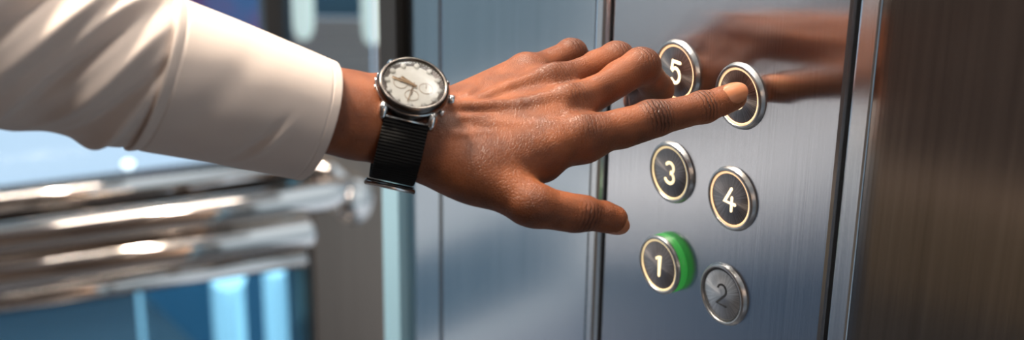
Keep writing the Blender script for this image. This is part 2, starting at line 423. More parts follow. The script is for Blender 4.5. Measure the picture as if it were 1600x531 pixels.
def lamp(px0, px1, pyb, d, lab):
    a = P((px0 + px1) / 2, pyb, d); r = (px1 - px0) / 2 / FPX * d
    root = empty('wall_lamp', a); tag(root, lab, 'lamp')
    h = .34
    bm = bmesh.new(); lathe(bm, [(0, 0), (r * .6, .004), (r * .92, .02), (r, .05), (r, h - .03), (r * .8, h), (0, h)], Matrix.Translation(a), 32); obj('lamp_shade', bm, M_lamp, root)
    bm = bmesh.new(); lathe(bm, [(0, h), (r * .9, h), (r * .9, h + .05), (0, h + .05)], Matrix.Translation(a), 32); obj('lamp_cap', bm, M_mullion, root)
lamp(458, 492, 62, 2.5, 'blurred frosted tube lamp left of the brown slats, above the cuff')
lamp(566, 598, 70, 2.5, 'blurred frosted tube lamp right of the brown slats, above the wrist')
M_slat = pmat('brown_slats', (.50, .36, .28), .5)
M_teal = pmat('dark_teal_panel', (.02, .09, .13), .4)
sc = empty('slatted_screen', P(530, 60, 2.62)); tag(sc, 'brown slatted screen under a dark teal panel behind the tube lamps', 'screen')
def fpart(name, px0, px1, py0, py1, d, mat, par, th=.03):
    yr = min(max((py0 + py1) / 2, 0), 90)
    a = P(px0, yr, d); b = P(px1, yr, d)
    u = Vector((b.x - a.x, b.y - a.y, 0)); wdt = u.length; u.normalize(); v = Vector((-u.y, u.x, 0))
    if v.dot(Fh) < 0: v = -v
    M = Matrix(((u.x, v.x, 0, a.x), (u.y, v.y, 0, a.y), (0, 0, 1, 0), (0, 0, 0, 1)))
    return obj(name, boxm((0, 0, P(px0, py1, d).z), (wdt, th, P(px0, py0, d).z), .001, M), mat, par, False)
fpart('upper_panel', 446, 625, -260, 28, 2.66, M_teal, sc)
for k in range(7):
    fpart('slat', 446, 625, 30 + k * 17, 42 + k * 17, 2.64, M_slat, sc, .02)
fpart('backing', 446, 625, 29, 4200, 2.69, pmat('warm_grey_backing', (.62, .52, .46), .7), sc)
# banner
def banner_mat():
    m, nt, b, L = newmat('blue_purple_banner'); N = nt.nodes.new
    tc = N('ShaderNodeTexCoord'); no = N('ShaderNodeTexNoise'); no.inputs['Scale'].default_value = 9; L.new(tc.outputs['Object'], no.inputs['Vector'])
    cr = N('ShaderNodeValToRGB'); e = cr.color_ramp.elements; e[0].position = .40; e[0].color = (.12, .24, .52, 1); e[1].position = .6; e[1].color = (.42, .16, .38, 1)
    L.new(no.outputs['Fac'], cr.inputs[0]); L.new(cr.outputs[0], b.inputs['Base Color']); b.inputs['Roughness'].default_value = .8
    return m
o = fpart('hanging_banner', 270, 413, -420, 90, 2.5, banner_mat(), None, .01)
tag(o, 'blurred blue and purple banner hanging above the shirt sleeve', 'banner')
# bright columns seen through the blue glass
M_col = emit('glowing_white_column', (.80, .86, .88), 1.15)  # column and pole brightness put in as emission
M_ball = emit('outdoor_lamp_glass', (1, 1, .98), 3.0)
for (a_, b_, lab) in ((330, 372, 'wider white column seen through the blue glass below the handrails'), (412, 440, 'narrow white column seen through the blue glass, nearer the steel post')):
    fbox('plaza_column', a_, b_, -3.2, zat(350, 418, 2.5), 2.5, .06, M_col, lab, 'column', group='white columns beyond the glass')
for (x_, y_, r_, lab) in ((340, 283, 30, 'large bright blurred lamp just under the shirt cuff, above the handrail'), (408, 279, 18, 'smaller bright blurred lamp under the cuff, right of the larger one'),
                          (357, 436, 26, 'bright blurred lamp at the top of the wider white column'), (430, 422, 15, 'bright blurred lamp at the top of the narrow white column'), (200, 256, 9, 'faint bright blurred lamp under the sleeve seam')):
    dd = 2.40; c_ = P(x_, y_, dd); r0 = r_ / FPX * dd
    root = empty('outdoor_lamp', c_); tag(root, lab, 'lamp')
    bm = bmesh.new(); lathe(bm, [(0, -r0 * .55)] + [(r0 * math.cos(t * math.pi / 12), r0 * .55 * math.sin(t * math.pi / 12)) for t in range(-5, 6)] + [(0, r0 * .55)], Matrix.Translation(c_), 28); obj('lamp_glass', bm, M_ball, root)
    bm = bmesh.new(); tube(bm, [c_ + Vector((0, 0, -r0 * .5)), Vector((c_.x, c_.y, -3.2))], .004, 12); obj('lamp_pole', bm, M_col, root)
struct('ground', boxm((-26, -8, -3.3), (14, 40, -3.2)), M_plaza, 'pale paved ground far below outside the glass', 'ground')
# lower terrace outside: blue shade wall
struct('terrace', bbox((-6, 1.75, -3.2), (3.2, 1.95, (BI @ P(200, 345, 3.6)).z)), pmat('blue_parapet', (.16, .34, .46), .5), 'blue parapet wall outside beyond the glass', 'wall')

# other cab walls (off frame, bands added to shape the reflections)
wl = empty('wall_left', (XL - .92, 0, 0)); tag(wl, 'unseen lift wall opposite the buttons, brown bands added for the steel reflections', 'wall', kind='structure')
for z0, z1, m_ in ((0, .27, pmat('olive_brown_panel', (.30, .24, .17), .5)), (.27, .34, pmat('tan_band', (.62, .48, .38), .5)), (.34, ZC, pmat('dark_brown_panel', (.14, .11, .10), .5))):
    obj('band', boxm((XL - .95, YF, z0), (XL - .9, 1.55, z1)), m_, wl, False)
struct('wall_behind', boxm((XL - .9, YF - .05, 0), (-.2, YF, ZC)), M_post, 'steel lift wall behind the camera', 'wall')


# ------------------------------------------------------------------ hand and forearm: a smooth implicit surface
def nrm(v): v = np.asarray(v, float); return v / np.linalg.norm(v)
VOX = 0.00075
# hand frame in camera coordinates: A = towards the fingers, Nd = out of the back of the hand, T = towards the thumb
Nd = nrm((.30, .72, .62)); A = np.array((.94, -.10, -.34)); A = nrm(A - Nd * A.dot(Nd)); T = np.cross(A, Nd)

class Field:
    def __init__(s, lo, hi, vox):
        s.lo = np.array(lo); s.vox = vox
        s.n = np.ceil((np.array(hi) - s.lo) / vox).astype(int) + 1
        s.ax = [s.lo[i] + np.arange(s.n[i]) * vox for i in range(3)]
    def new(s): return np.full(s.n, .03, np.float32)
    def sub(s, lo, hi, pad):
        a = np.clip(np.floor((np.array(lo) - pad - s.lo) / s.vox).astype(int), 0, s.n)
        b = np.clip(np.ceil((np.array(hi) + pad - s.lo) / s.vox).astype(int) + 1, 0, s.n)
        sl = tuple(slice(a[i], b[i]) for i in range(3))
        X = s.ax[0][sl[0]][:, None, None].astype(np.float32); Yy = s.ax[1][sl[1]][None, :, None].astype(np.float32); Zz = s.ax[2][sl[2]][None, None, :].astype(np.float32)
        return sl, X, Yy, Zz
def smin(a, b, k):
    if k <= 0: return np.minimum(a, b)
    h = np.clip(.5 + .5 * (b - a) / k, 0, 1)
    return b + (a - b) * h - k * h * (1 - h)
def cone(F, f, a, b, ra, rb, k, flat=None, sub=False):
    """tapered capsule; flat=(dir, s) squashes it along dir by s"""
    a = np.array(a, float); b = np.array(b, float); R = max(ra, rb)
    sl, X, Yy, Zz = F.sub(np.minimum(a, b) - R, np.maximum(a, b) + R, .014)
    ab = b - a; L2 = ab.dot(ab) + 1e-12
    px_, py_, pz_ = X - a[0], Yy - a[1], Zz - a[2]
    t = np.clip((px_ * ab[0] + py_ * ab[1] + pz_ * ab[2]) / L2, 0, 1)
    dx, dy, dz = px_ - t * ab[0], py_ - t * ab[1], pz_ - t * ab[2]
    rr = ra + (rb - ra) * t
    if flat is None:
        d = np.sqrt(dx * dx + dy * dy + dz * dz) - rr
    else:
        w, sq = flat; w = nrm(w)
        q = dx * w[0] + dy * w[1] + dz * w[2]
        d = np.sqrt(np.maximum(dx * dx + dy * dy + dz * dz - q * q + (q / sq) ** 2, 0)) - rr
        d = d * (.5 + .5 * min(1, sq))
    g = f[sl]
    if sub: f[sl] = -smin(-g, d.astype(np.float32), k)
    else: f[sl] = smin(g, d.astype(np.float32), k)

def surface_nets(f, lo, vox):
    ins = f < 0
    n = np.array(f.shape)
    c = [(i, j, k) for i in (0, 1) for j in (0, 1) for k in (0, 1)]
    def cor(i, j, k, a): return a[i:n[0] - 1 + i, j:n[1] - 1 + j, k:n[2] - 1 + k]
    cnt = sum(cor(*o, ins).astype(np.int8) for o in c)
    act = (cnt > 0) & (cnt < 8)
    idx = np.full(act.shape, -1, np.int32); ii = np.argwhere(act); idx[act] = np.arange(len(ii))
    vals = {o: f[ii[:, 0] + o[0], ii[:, 1] + o[1], ii[:, 2] + o[2]] for o in c}
    acc = np.zeros((len(ii), 3)); num = np.zeros(len(ii))
    for p in c:
        for ax in range(3):
            if p[ax] == 0:
                q = list(p); q[ax] = 1; q = tuple(q)
                a, b = vals[p], vals[q]; m = (a < 0) != (b < 0)
                t = np.where(m, a / np.where(a - b == 0, 1, a - b), 0)
                pt = np.tile(np.array(p, float), (len(ii), 1)); pt[:, ax] = t
                acc[m] += pt[m]; num[m] += 1
    V = lo + (ii + acc / num[:, None]) * vox
    faces = []
    for ax in range(3):
        s0 = [slice(1, None)] * 3
        a = ins; sh = [slice(None)] * 3; sh2 = [slice(None)] * 3
        sh[ax] = slice(0, n[ax] - 1); sh2[ax] = slice(1, n[ax])
        e = a[tuple(sh)] != a[tuple(sh2)]
        pos = np.argwhere(e)
        o1, o2 = [(1, 2), (2, 0), (0, 1)][ax]
        ok = (pos[:, o1] > 0) & (pos[:, o2] > 0) & (pos[:, o1] < n[o1] - 1) & (pos[:, o2] < n[o2] - 1)
        pos = pos[ok]
        def g(d1, d2):
            q = pos.copy(); q[:, o1] -= d1; q[:, o2] -= d2; return idx[q[:, 0], q[:, 1], q[:, 2]]
        quad = np.stack([g(1, 1), g(0, 1), g(0, 0), g(1, 0)], 1)
        inside = a[pos[:, 0], pos[:, 1], pos[:, 2]]
        quad[~inside] = quad[~inside][:, ::-1]
        faces.append(quad)
    Fc = np.concatenate(faces); Fc = Fc[(Fc >= 0).all(1)]
    return V, Fc
def lap(V, Fc, it, lam=.5):
    E = np.concatenate([Fc[:, [i, (i + 1) % 4]] for i in range(4)])
    deg = np.bincount(E.ravel(), minlength=len(V))[:, None]
    for k in range(it):
        for l in (lam, -lam * 1.03):
            s = np.zeros_like(V)
            for c in range(3):
                s[:, c] = np.bincount(E[:, 0], V[E[:, 1], c], len(V)) + np.bincount(E[:, 1], V[E[:, 0], c], len(V))
            V = V + l * (s / np.maximum(deg, 1) - V)
    return V

# joints (picture column, row, depth)
J = {
 'wrist': PC(652, 198, .645),
 'i0': PC(915, 212, .655), 'i1': PC(1021, 186, .669), 'i2': PC(1099, 168, .680), 'i3': PC(1146, 150, .6862),
 'm0': PC(893, 162, .668), 'm1': PC(1000, 104, .692), 'm2': PC(1028, 139, .713), 'm3': PC(1003, 158, .728),
 'r0': PC(866, 127, .684), 'r1': PC(962, 92, .708), 'r2': PC(1000, 130, .728), 'r3': PC(993, 158, .742),
 'p0': PC(828, 112, .700), 'p1': PC(891, 84, .720), 'p2': PC(922, 104, .738), 'p3': PC(918, 128, .748),
 't0': PC(722, 262, .640), 't1': PC(836, 320, .632), 't2': PC(914, 333, .641), 't3': PC(957, 344, .648),
}
mm = .001
FLD = Field((-.152, -.05, -.785), (.118, .075, -.555), VOX)
W = J['wrist']
palm = FLD.new()
Aw = nrm(W - PC(345, 132, .6))                       # forearm axis
Tw = nrm(T - Aw * T.dot(Aw)); Nw = np.cross(Tw, Aw)
if Nw.dot(Nd) < 0: Nw = -Nw
# forearm
for s, e, r0, r1 in ((-.150, -.075, 24, 22.2), (-.075, -.03, 22.2, 20.3), (-.03, .004, 20.3, 19.6)):
    cone(FLD, palm, W + Aw * s - Nw * .001, W + Aw * e - Nw * .001, r0 * mm, r1 * mm, .004, flat=(Nw, .82))
cone(FLD, palm, W - Tw * .014 - Aw * .016 + Nw * .0055, W - Tw * .013 - Aw * .006 + Nw * .005, .0062, .0055, .008)  # ulna head
# metacarpals
base = {'i': W + T * .010 + A * .012, 'm': W + T * .003 + A * .012 + Nd * .001, 'r': W - T * .0055 + A * .010, 'p': W - T * .0125 + A * .008 - Nd * .003}
rad = {'i': (11.5, 10.3), 'm': (11.5, 10.0), 'r': (11, 9.6), 'p': (10.5, 8.8)}
for c in 'imrp':
    cone(FLD, palm, base[c] - Nd * .004, J[c + '0'] - Nd * .0028, rad[c][0] * mm, rad[c][1] * mm, .009)
# palm body
cone(FLD, palm, W + A * .02 - Nd * .010 + T * .004, (J['m0'] + J['i0']) / 2 - Nd * .011 - A * .008, .013, .011, .012)
cone(FLD, palm, W + A * .02 - Nd * .011 - T * .008, (J['r0'] + J['p0']) / 2 - Nd * .009 - A * .008, .012, .010, .012)
# thumb column
cone(FLD, palm, W + T * .012 - A * .004 - Nd * .002, J['t0'], .0125, .0115, .010)
cone(FLD, palm, J['t0'], J['t1'], .0120, .0080, .007)
# web between the thumb and the index metacarpal
cone(FLD, palm, (J['t0'] + base['i']) / 2 + A * .012, J['i0'] * .62 + J['t1'] * .10 + W * .28 - Nd * .004, .0105, .0075, .010)
cone(FLD, palm, J['t0'] * .75 + J['t1'] * .25 + Nd * .001, J['i0'] * .52 + J['t1'] * .36 + W * .12 - Nd * .005, .0100, .0060, .010)
# first dorsal muscle
cone(FLD, palm, base['i'] + A * .02 + T * .010, J['i0'] - A * .016 + T * .006 - Nd * .003, .0085, .0070, .008)
def chain(c, R, knob=1.0, flat=.93):
    f = FLD.new(); j = [J[c + str(i)] for i in range(4)]
    kk = .003
    cone(FLD, f, j[0] - Nd * .001, j[1], R[0] * mm, R[1] * mm, kk)
    cone(FLD, f, j[1], j[2], R[1] * mm, R[2] * mm, kk)
    cone(FLD, f, j[2], j[3], R[2] * mm, R[3] * mm, kk)
    return f
fing = {
 'i': chain('i', (9.8, 8.3, 7.2, 6.1)),
 'm': chain('m', (9.4, 8.5, 7.6, 6.8)),
 'r': chain('r', (8.9, 7.9, 7.1, 6.4)),
 'p': chain('p', (8.0, 6.9, 6.2, 5.8)),
}
# bulges: finger pads and joint swellings, waist of the phalanges
fi = fing['i']
cone(FLD, fi, J['i1'] * .55 + J['i0'] * .45 - Nd * .0022, J['i1'] * .8 + J['i0'] * .2 - Nd * .002, .0080, .0072, .004)
cone(FLD, fi, J['i2'] * .4 + J['i3'] * .6 - Nd * .0012 , J['i3'] - Nd * .001, .0063, .0058, .003)
cone(FLD, fi, J['i1'] + Nd * .0016 - A * .003, J['i1'] + Nd * .0014 + A * .003, .0070, .0070, .003)
cone(FLD, fi, J['i2'] + Nd * .0010 - A * .002, J['i2'] + Nd * .0009 + A * .002, .0063, .0063, .003)
for c, r in (('m', 7.6), ('r', 7.0), ('p', 6.1)):
    cone(FLD, fing[c], J[c + '1'] + nrm((.35, .7, .2)) * .0012, J[c + '1'] + nrm((.35, .7, .2)) * .0014 + A * .002, r * mm, r * mm, .003)
# extensor tendons and knuckle caps
for c, rt, rr in (('i', .0012, 10.3), ('m', .0023, 10.0), ('r', .0017, 9.6), ('p', .0010, 8.8)):
    b0 = W + A * (.010 if c == 'm' else .022) + Nd * (.0128 if c == 'm' else .0118) + T * {'i': .0065, 'm': -.001, 'r': -.006, 'p': -.0115}[c]
    e0 = J[c + '0'] + Nd * (rr * mm - .0042) - A * .004
    m0 = base[c] * .45 + J[c + '0'] * .55 + Nd * .0064
    cone(FLD, palm, b0, m0, rt, rt, .0032); cone(FLD, palm, m0, e0, rt, rt * 1.1, .0034)
    cone(FLD, palm, J[c + '0'] + Nd * .0024 - A * .003, J[c + '0'] + Nd * .0020 + A * .003, (rr - 2.3) * mm, (rr - 2.6) * mm, .004)
# veins on the back of the hand
def surf_pt(s, t, h): return W + A * s + T * t + Nd * h
for pts in ([(.012, .016, .0105), (.030, .014, .0108), (.046, .018, .0085), (.058, .012, .0092)],
            [(.016, .006, .0125), (.034, .004, .0122), (.050, -.006, .0112)],
            [(.030, .014, .0108), (.040, .004, .0120), (.056, .000, .0108)]):
    for a_, b_ in zip(pts[:-1], pts[1:]): cone(FLD, palm, surf_pt(*a_), surf_pt(*b_), .0012, .0012, .0024)
# thumb phalanges
th = FLD.new()
cone(FLD, th, J['t0'] * .3 + J['t1'] * .7, J['t1'], .0090, .0082, .004)
cone(FLD, th, J['t1'], J['t2'], .0082, .0075, .004)
cone(FLD, th, J['t2'], J['t3'], .0075, .0060, .003)
cone(FLD, th, J['t2'] * .3 + J['t3'] * .7 + np.array((.0, .0012, 0)), J['t3'] + np.array((.001, .0006, 0)), .0066, .0058, .003)
cone(FLD, th, J['t1'] + np.array((-.004, -.0004, .001)), J['t2'] - np.array((.006, .0008, -.001)), .0083, .0077, .004)
res = None
body0 = palm
fused = {}
acc = smin(palm, th, .005)
allf = None
for c in 'imrp':
    u = smin(palm, fing[c], .0055)
    allf = u if allf is None else smin(allf, u, .0012)
acc = smin(allf, acc, .001)
# web hollows between knuckles
for a_, b_ in (('i', 'm'), ('m', 'r'), ('r', 'p')):
    mid = (J[a_ + '0'] + J[b_ + '0']) / 2
    d_ = nrm(J[a_ + '1'] + J[b_ + '1'] - J[a_ + '0'] - J[b_ + '0'])
    cone(FLD, acc, mid + Nd * .0125 - d_ * .004, mid + Nd * .0100 + d_ * .018, .0028, .0034, .006, sub=True)
V, Fc = surface_nets(acc, FLD.lo, VOX)
V = lap(V, Fc, 4)
# keep only the main piece is not needed: all primitives overlap
# ---- per-vertex data for the skin shader
def seg_uv(V, a, b):
    ab = b - a; L_ = np.linalg.norm(ab); d = ab / L_
    t = (V - a) @ d
    r = V - a - np.outer(t, d)
    return t, np.linalg.norm(r, axis=1), r
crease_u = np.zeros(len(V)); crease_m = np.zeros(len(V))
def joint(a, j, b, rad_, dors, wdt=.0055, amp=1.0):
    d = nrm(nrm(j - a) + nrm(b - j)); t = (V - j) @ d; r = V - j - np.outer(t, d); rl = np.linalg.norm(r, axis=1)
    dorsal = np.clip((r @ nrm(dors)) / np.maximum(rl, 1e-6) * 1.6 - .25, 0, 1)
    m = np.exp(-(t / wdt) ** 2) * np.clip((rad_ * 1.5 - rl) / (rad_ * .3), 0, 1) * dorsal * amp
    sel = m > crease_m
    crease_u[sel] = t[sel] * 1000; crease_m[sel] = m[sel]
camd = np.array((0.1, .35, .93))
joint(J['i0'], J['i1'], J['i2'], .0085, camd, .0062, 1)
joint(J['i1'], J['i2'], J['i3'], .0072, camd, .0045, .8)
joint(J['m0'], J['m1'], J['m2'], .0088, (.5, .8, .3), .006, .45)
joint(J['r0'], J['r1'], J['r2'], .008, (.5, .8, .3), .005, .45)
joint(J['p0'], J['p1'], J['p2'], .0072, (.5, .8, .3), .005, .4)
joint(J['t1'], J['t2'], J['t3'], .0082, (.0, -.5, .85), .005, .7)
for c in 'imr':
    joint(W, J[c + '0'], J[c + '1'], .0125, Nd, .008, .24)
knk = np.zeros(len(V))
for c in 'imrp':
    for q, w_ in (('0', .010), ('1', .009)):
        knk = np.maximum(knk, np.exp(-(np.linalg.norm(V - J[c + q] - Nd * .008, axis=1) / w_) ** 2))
# real geometric creases on the nearest knuckles
Vw = c2w(V)
me = bpy.data.meshes.new('person')
me.from_pydata(Vw.tolist(), [], Fc.tolist())
me.polygons.foreach_set('use_smooth', [True] * len(me.polygons))
for nme, dat in (('crease_u', crease_u), ('crease_m', crease_m), ('knuckle', knk)):
    at = me.attributes.new(nme, 'FLOAT', 'POINT'); at.data.foreach_set('value', dat.astype(np.float32))
person = bpy.data.objects.new('person', me); COL.objects.link(person)
tag(person, 'person in a cream shirt pressing a lift button with the left index finger', 'person')

def skin_mat():
    m, nt, b, L = newmat('dark_brown_skin'); N = nt.nodes.new
    def math_(op, *a, **k):
        n = N('ShaderNodeMath'); n.operation = op
        for i, v in enumerate(a):
            if isinstance(v, (int, float)): n.inputs[i].default_value = v
            else: L.new(v, n.inputs[i])
        return n.outputs[0]
    geo = N('ShaderNodeNewGeometry'); pos = geo.outputs['Position']
    au = N('ShaderNodeAttribute'); au.attribute_name = 'crease_u'; am = N('ShaderNodeAttribute'); am.attribute_name = 'crease_m'; ak = N('ShaderNodeAttribute'); ak.attribute_name = 'knuckle'
    n1 = N('ShaderNodeTexNoise'); n1.inputs['Scale'].default_value = 55; n1.inputs['Detail'].default_value = 4; L.new(pos, n1.inputs['Vector'])
    n2 = N('ShaderNodeTexNoise'); n2.inputs['Scale'].default_value = 480; n2.inputs['Detail'].default_value = 3; L.new(pos, n2.inputs['Vector'])
    # wavy crease lines
    nw = N('ShaderNodeTexNoise'); nw.inputs['Scale'].default_value = 330; nw.inputs['Detail'].default_value = 2; L.new(pos, nw.inputs['Vector'])
    u = math_('ADD', au.outputs['Fac'], math_('MULTIPLY', math_('SUBTRACT', nw.outputs['Fac'], .5), 2.4))
    s = math_('SINE', math_('MULTIPLY', u, 3.1))
    line = math_('POWER', math_('MULTIPLY', math_('ADD', s, 1), .5), 4.0)
    line = math_('MULTIPLY', line, am.outputs['Fac'])
    # fine lozenge skin texture
    vo = N('ShaderNodeTexVoronoi'); vo.feature = 'DISTANCE_TO_EDGE'; vo.inputs['Scale'].default_value = 780; L.new(pos, vo.inputs['Vector'])
    ve = math_('MINIMUM', vo.outputs['Distance'], .12)
    h = math_('SUBTRACT', math_('ADD', math_('MULTIPLY', ve, 2.2), math_('MULTIPLY', n2.outputs['Fac'], .22)), math_('MULTIPLY', line, 1.5))
    bp = N('ShaderNodeBump'); bp.inputs['Strength'].default_value = .85; bp.inputs['Distance'].default_value = .00042
    L.new(h, bp.inputs['Height']); L.new(bp.outputs['Normal'], b.inputs['Normal'])
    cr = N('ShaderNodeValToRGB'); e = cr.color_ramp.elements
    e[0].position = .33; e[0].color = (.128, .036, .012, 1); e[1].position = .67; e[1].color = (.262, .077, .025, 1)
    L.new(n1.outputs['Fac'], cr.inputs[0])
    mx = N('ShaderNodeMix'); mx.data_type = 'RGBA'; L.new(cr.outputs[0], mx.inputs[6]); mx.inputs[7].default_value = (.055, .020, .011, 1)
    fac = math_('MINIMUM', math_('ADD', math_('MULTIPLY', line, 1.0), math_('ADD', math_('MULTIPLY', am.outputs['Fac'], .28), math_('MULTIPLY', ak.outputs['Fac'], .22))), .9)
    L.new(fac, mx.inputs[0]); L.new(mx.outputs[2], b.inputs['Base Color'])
    b.inputs['Subsurface Weight'].default_value = .12; b.inputs['Subsurface Radius'].default_value = (1, .35, .15); b.inputs['Subsurface Scale'].default_value = .003
    mr = N('ShaderNodeMapRange'); mr.inputs['To Min'].default_value = .40; mr.inputs['To Max'].default_value = .54
    L.new(n1.outputs['Fac'], mr.inputs['Value']); L.new(mr.outputs['Result'], b.inputs['Roughness'])
    b.inputs['Specular IOR Level'].default_value = .38
    return m
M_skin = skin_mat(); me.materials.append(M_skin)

# finger nails: curved plates
M_nail = pmat('finger_nail', (.47, .18, .085), .30, 0, .05, 600, Subsurface_Weight=.2, Subsurface_Scale=.003)
def nail(name, c, along, n, L_, Wd, curv, lift=0.0):
    along = nrm(along); n = nrm(n - along * np.dot(n, along)); side = np.cross(along, n)
    vs, fs = [], []; nu, nv = 16, 14
    for lay in (0, 1):
        for i in range(nu + 1):
            for j in range(nv + 1):
                u_ = -1 + 2 * i / nu; v_ = -1 + 2 * j / nv
                # squircle mapping keeps rounded corners
                x = u_ * math.sqrt(1 - v_ * v_ * .5); y = v_ * math.sqrt(1 - u_ * u_ * .5)
                drop = -curv * (1 - math.sqrt(max(0, 1 - (y * Wd / curv) ** 2))) - .0009 * max(0, x) ** 2 - .0008 * max(0, -x) ** 2
                edge = max(abs(x), abs(y))
                p = c + along * x * L_ + side * y * Wd + n * (drop + lift - lay * .0007 - .0004 * max(0, edge - .75) * 4 * 0)
                vs.append(p)
    o1 = (nu + 1) * (nv + 1)
    for i in range(nu):
        for j in range(nv):
            a_ = i * (nv + 1) + j; q = (a_, a_ + nv + 1, a_ + nv + 2, a_ + 1)
            fs.append(q); fs.append(tuple(o1 + k for k in q[::-1]))
    per = [(0, j) for j in range(nv)] + [(i, nv) for i in range(nu)] + [(nu, j) for j in range(nv, 0, -1)] + [(i, 0) for i in range(nu, 0, -1)]
    per = [i * (nv + 1) + j for i, j in per]
    for k in range(len(per)):
        a_, b_ = per[k], per[(k + 1) % len(per)]; fs.append((a_, b_, o1 + b_, o1 + a_))
    w_ = c2w(np.array(vs))
    bm = bmesh.new(); bv = [bm.verts.new(p) for p in w_]
    for f_ in fs: bm.faces.new([bv[i] for i in f_])
    bmesh.ops.recalc_face_normals(bm, faces=bm.faces[:])
    o = obj(name, bm, M_nail, person); return o
ia = nrm(J['i3'] - J['i2']); nn = np.array((-.05, .30, .93))
nn = nrm(nn - ia * nn.dot(ia))
nail('index_fingernail', J['i3'] - ia * .0008 + nn * .0068, ia - nn * .09, nn, .0068, .0056, .0066)['label'] = 'pale peach fingernail on the pressing finger'
ta = nrm(J['t3'] - J['t2']); tn = np.array((.2, -.60, .78)); tn = nrm(tn - ta * tn.dot(ta))
nail('thumbnail', J['t3'] + ta * .0018 + tn * .0063, ta - tn * .14, tn, .0056, .0056, .0064)['label'] = 'pale thumbnail seen edge-on'

# ------------------------------------------------------------------ sleeve
def fabric(name, col, scale=5200):
    m, nt, b, L = newmat(name); N = nt.nodes.new
    tc = N('ShaderNodeTexCoord'); wv = N('ShaderNodeTexWave'); wv.inputs['Scale'].default_value = scale / 6.28; wv.bands_direction = 'X'
    wv2 = N('ShaderNodeTexWave'); wv2.inputs['Scale'].default_value = scale / 6.28; wv2.bands_direction = 'Z'
    L.new(tc.outputs['Object'], wv.inputs['Vector']); L.new(tc.outputs['Object'], wv2.inputs['Vector'])
    ad = N('ShaderNodeMath'); ad.operation = 'ADD'; L.new(wv.outputs['Fac'], ad.inputs[0]); L.new(wv2.outputs['Fac'], ad.inputs[1])
    no = N('ShaderNodeTexNoise'); no.inputs['Scale'].default_value = 60; L.new(tc.outputs['Object'], no.inputs['Vector'])
    bp = N('ShaderNodeBump'); bp.inputs['Strength'].default_value = .10; bp.inputs['Distance'].default_value = .0001
    L.new(ad.outputs[0], bp.inputs['Height']); L.new(bp.outputs['Normal'], b.inputs['Normal'])
    mr = N('ShaderNodeMapRange'); mr.inputs['To Min'].default_value = .94; mr.inputs['To Max'].default_value = 1.04; L.new(no.outputs['Fac'], mr.inputs['Value'])
    mx = N('ShaderNodeVectorMath'); mx.operation = 'SCALE'; mx.inputs[0].default_value = col; L.new(mr.outputs['Result'], mx.inputs['Scale']); L.new(mx.outputs['Vector'], b.inputs['Base Color'])
    b.inputs['Roughness'].default_value = .85; b.inputs['Sheen Weight'].default_value = .15
    return m
M_shirt = fabric('cream_cotton', (.60, .50, .44))
# stations: s, centre px, centre py, depth, half height px, depth semi-axis factor
ST = [(-.80, -760, -190, .475, 225, 1.1), (-.30, -330, -75, .515, 205, 1.1), (0, -150, -20, .54, 188, 1.1), (.18, 0, 38, .567, 158, 1.12), (.36, 130, 78, .583, 140, 1.12), (.5, 238, 113, .595, 124, 1.15), (.66, 330, 138, .605, 114, 1.15), (.82, 420, 165, .614, 104, 1.15), (1.0, 494, 188, .622, 96, 1.12)]
ss = np.array([s[0] for s in ST]); cc = np.array([PC(s[1], s[2], s[3]) for s in ST]); rr_ = np.array([s[4] * s[3] / FPX for s in ST]); ff = np.array([s[5] for s in ST])
def interp(s, arr):
    if arr.ndim == 1: return np.interp(s, ss, arr)
    return np.stack([np.interp(s, ss, arr[:, i]) for i in range(arr.shape[1])], -1)
def smooth_interp(s, arr, w=.05):
    return sum(interp(s + d, arr) * k for d, k in ((-w, .25), (0, .5), (w, .25))) if True else None
armdir = nrm(cc[-1] - cc[3])
def tube_cloth(s0, s1, ns, nt_, disp, inner=None, tilt=0.0):
    Vv = np.zeros((ns + 1, nt_, 3))
    th_ = np.arange(nt_) / nt_ * 2 * np.pi
    e1 = nrm(np.array((.30, .95, 0)) - armdir * np.dot(armdir, (.30, .95, 0)))     # picture-up
    e2 = np.cross(armdir, e1)                                                     # towards / away
    if e2[2] < 0: e2 = -e2
    for i in range(ns + 1):
        s = s0 + (s1 - s0) * i / ns
        c = smooth_interp(np.array(s), cc) if s < .93 else interp(np.array(s), cc); r = interp(np.array(s), rr_); f_ = interp(np.array(s), ff)
        d = disp(s, th_)
        Vv[i] = c + np.outer(np.cos(th_) * (r + d), e1) + np.outer(np.sin(th_) * (r * f_ + d), e2)
        Vv[i] += np.outer(tilt * np.cos(th_), armdir)
    return Vv
def g(x, w): return np.exp(-(x / w) ** 2)
def wrapd(a): return (a + np.pi) % (2 * np.pi) - np.pi
# theta: 0 = top edge in the picture, pi/2 = facing the camera, pi = bottom edge
folds = [  # (s at theta ref, theta ref, slope ds/dtheta, width, amp, theta extent, theta centre)
 (.10, 1.2, -.13, .030, .0050, .9, 1.3), (.20, 1.4, -.14, .026, -.0050, .9, 1.5), (.285, 1.35, -.13, .024, .0048, .8, 1.4),
 (.35, 1.6, -.12, .020, -.0045, .8, 1.7), (.40, 1.75, -.10, .018, .0040, .7, 1.8), (.45, 1.9, -.10, .016, -.0034, .6, 2.0), (.02, 1.5, -.16, .035, -.005, 1.0, 1.5),
 (.33, .7, -.10, .022, -.003, .5, .7), (.44, 2.5, -.06, .018, .0045, .5, 2.5), (.24, 2.3, -.10, .03, .0035, .6, 2.3), (-.1, 1.2, -.15, .04, .006, 1, 1.4), (-.22, 1.2, -.15, .04, -.005, 1, 1.4), (-.34, 1.4, -.15, .05, .006, 1.2, 1.4), (-.52, 1.3, -.12, .06, .006, 1.4, 1.4), (.40, .9, -.14, .014, .0020, .5, 1.0)]
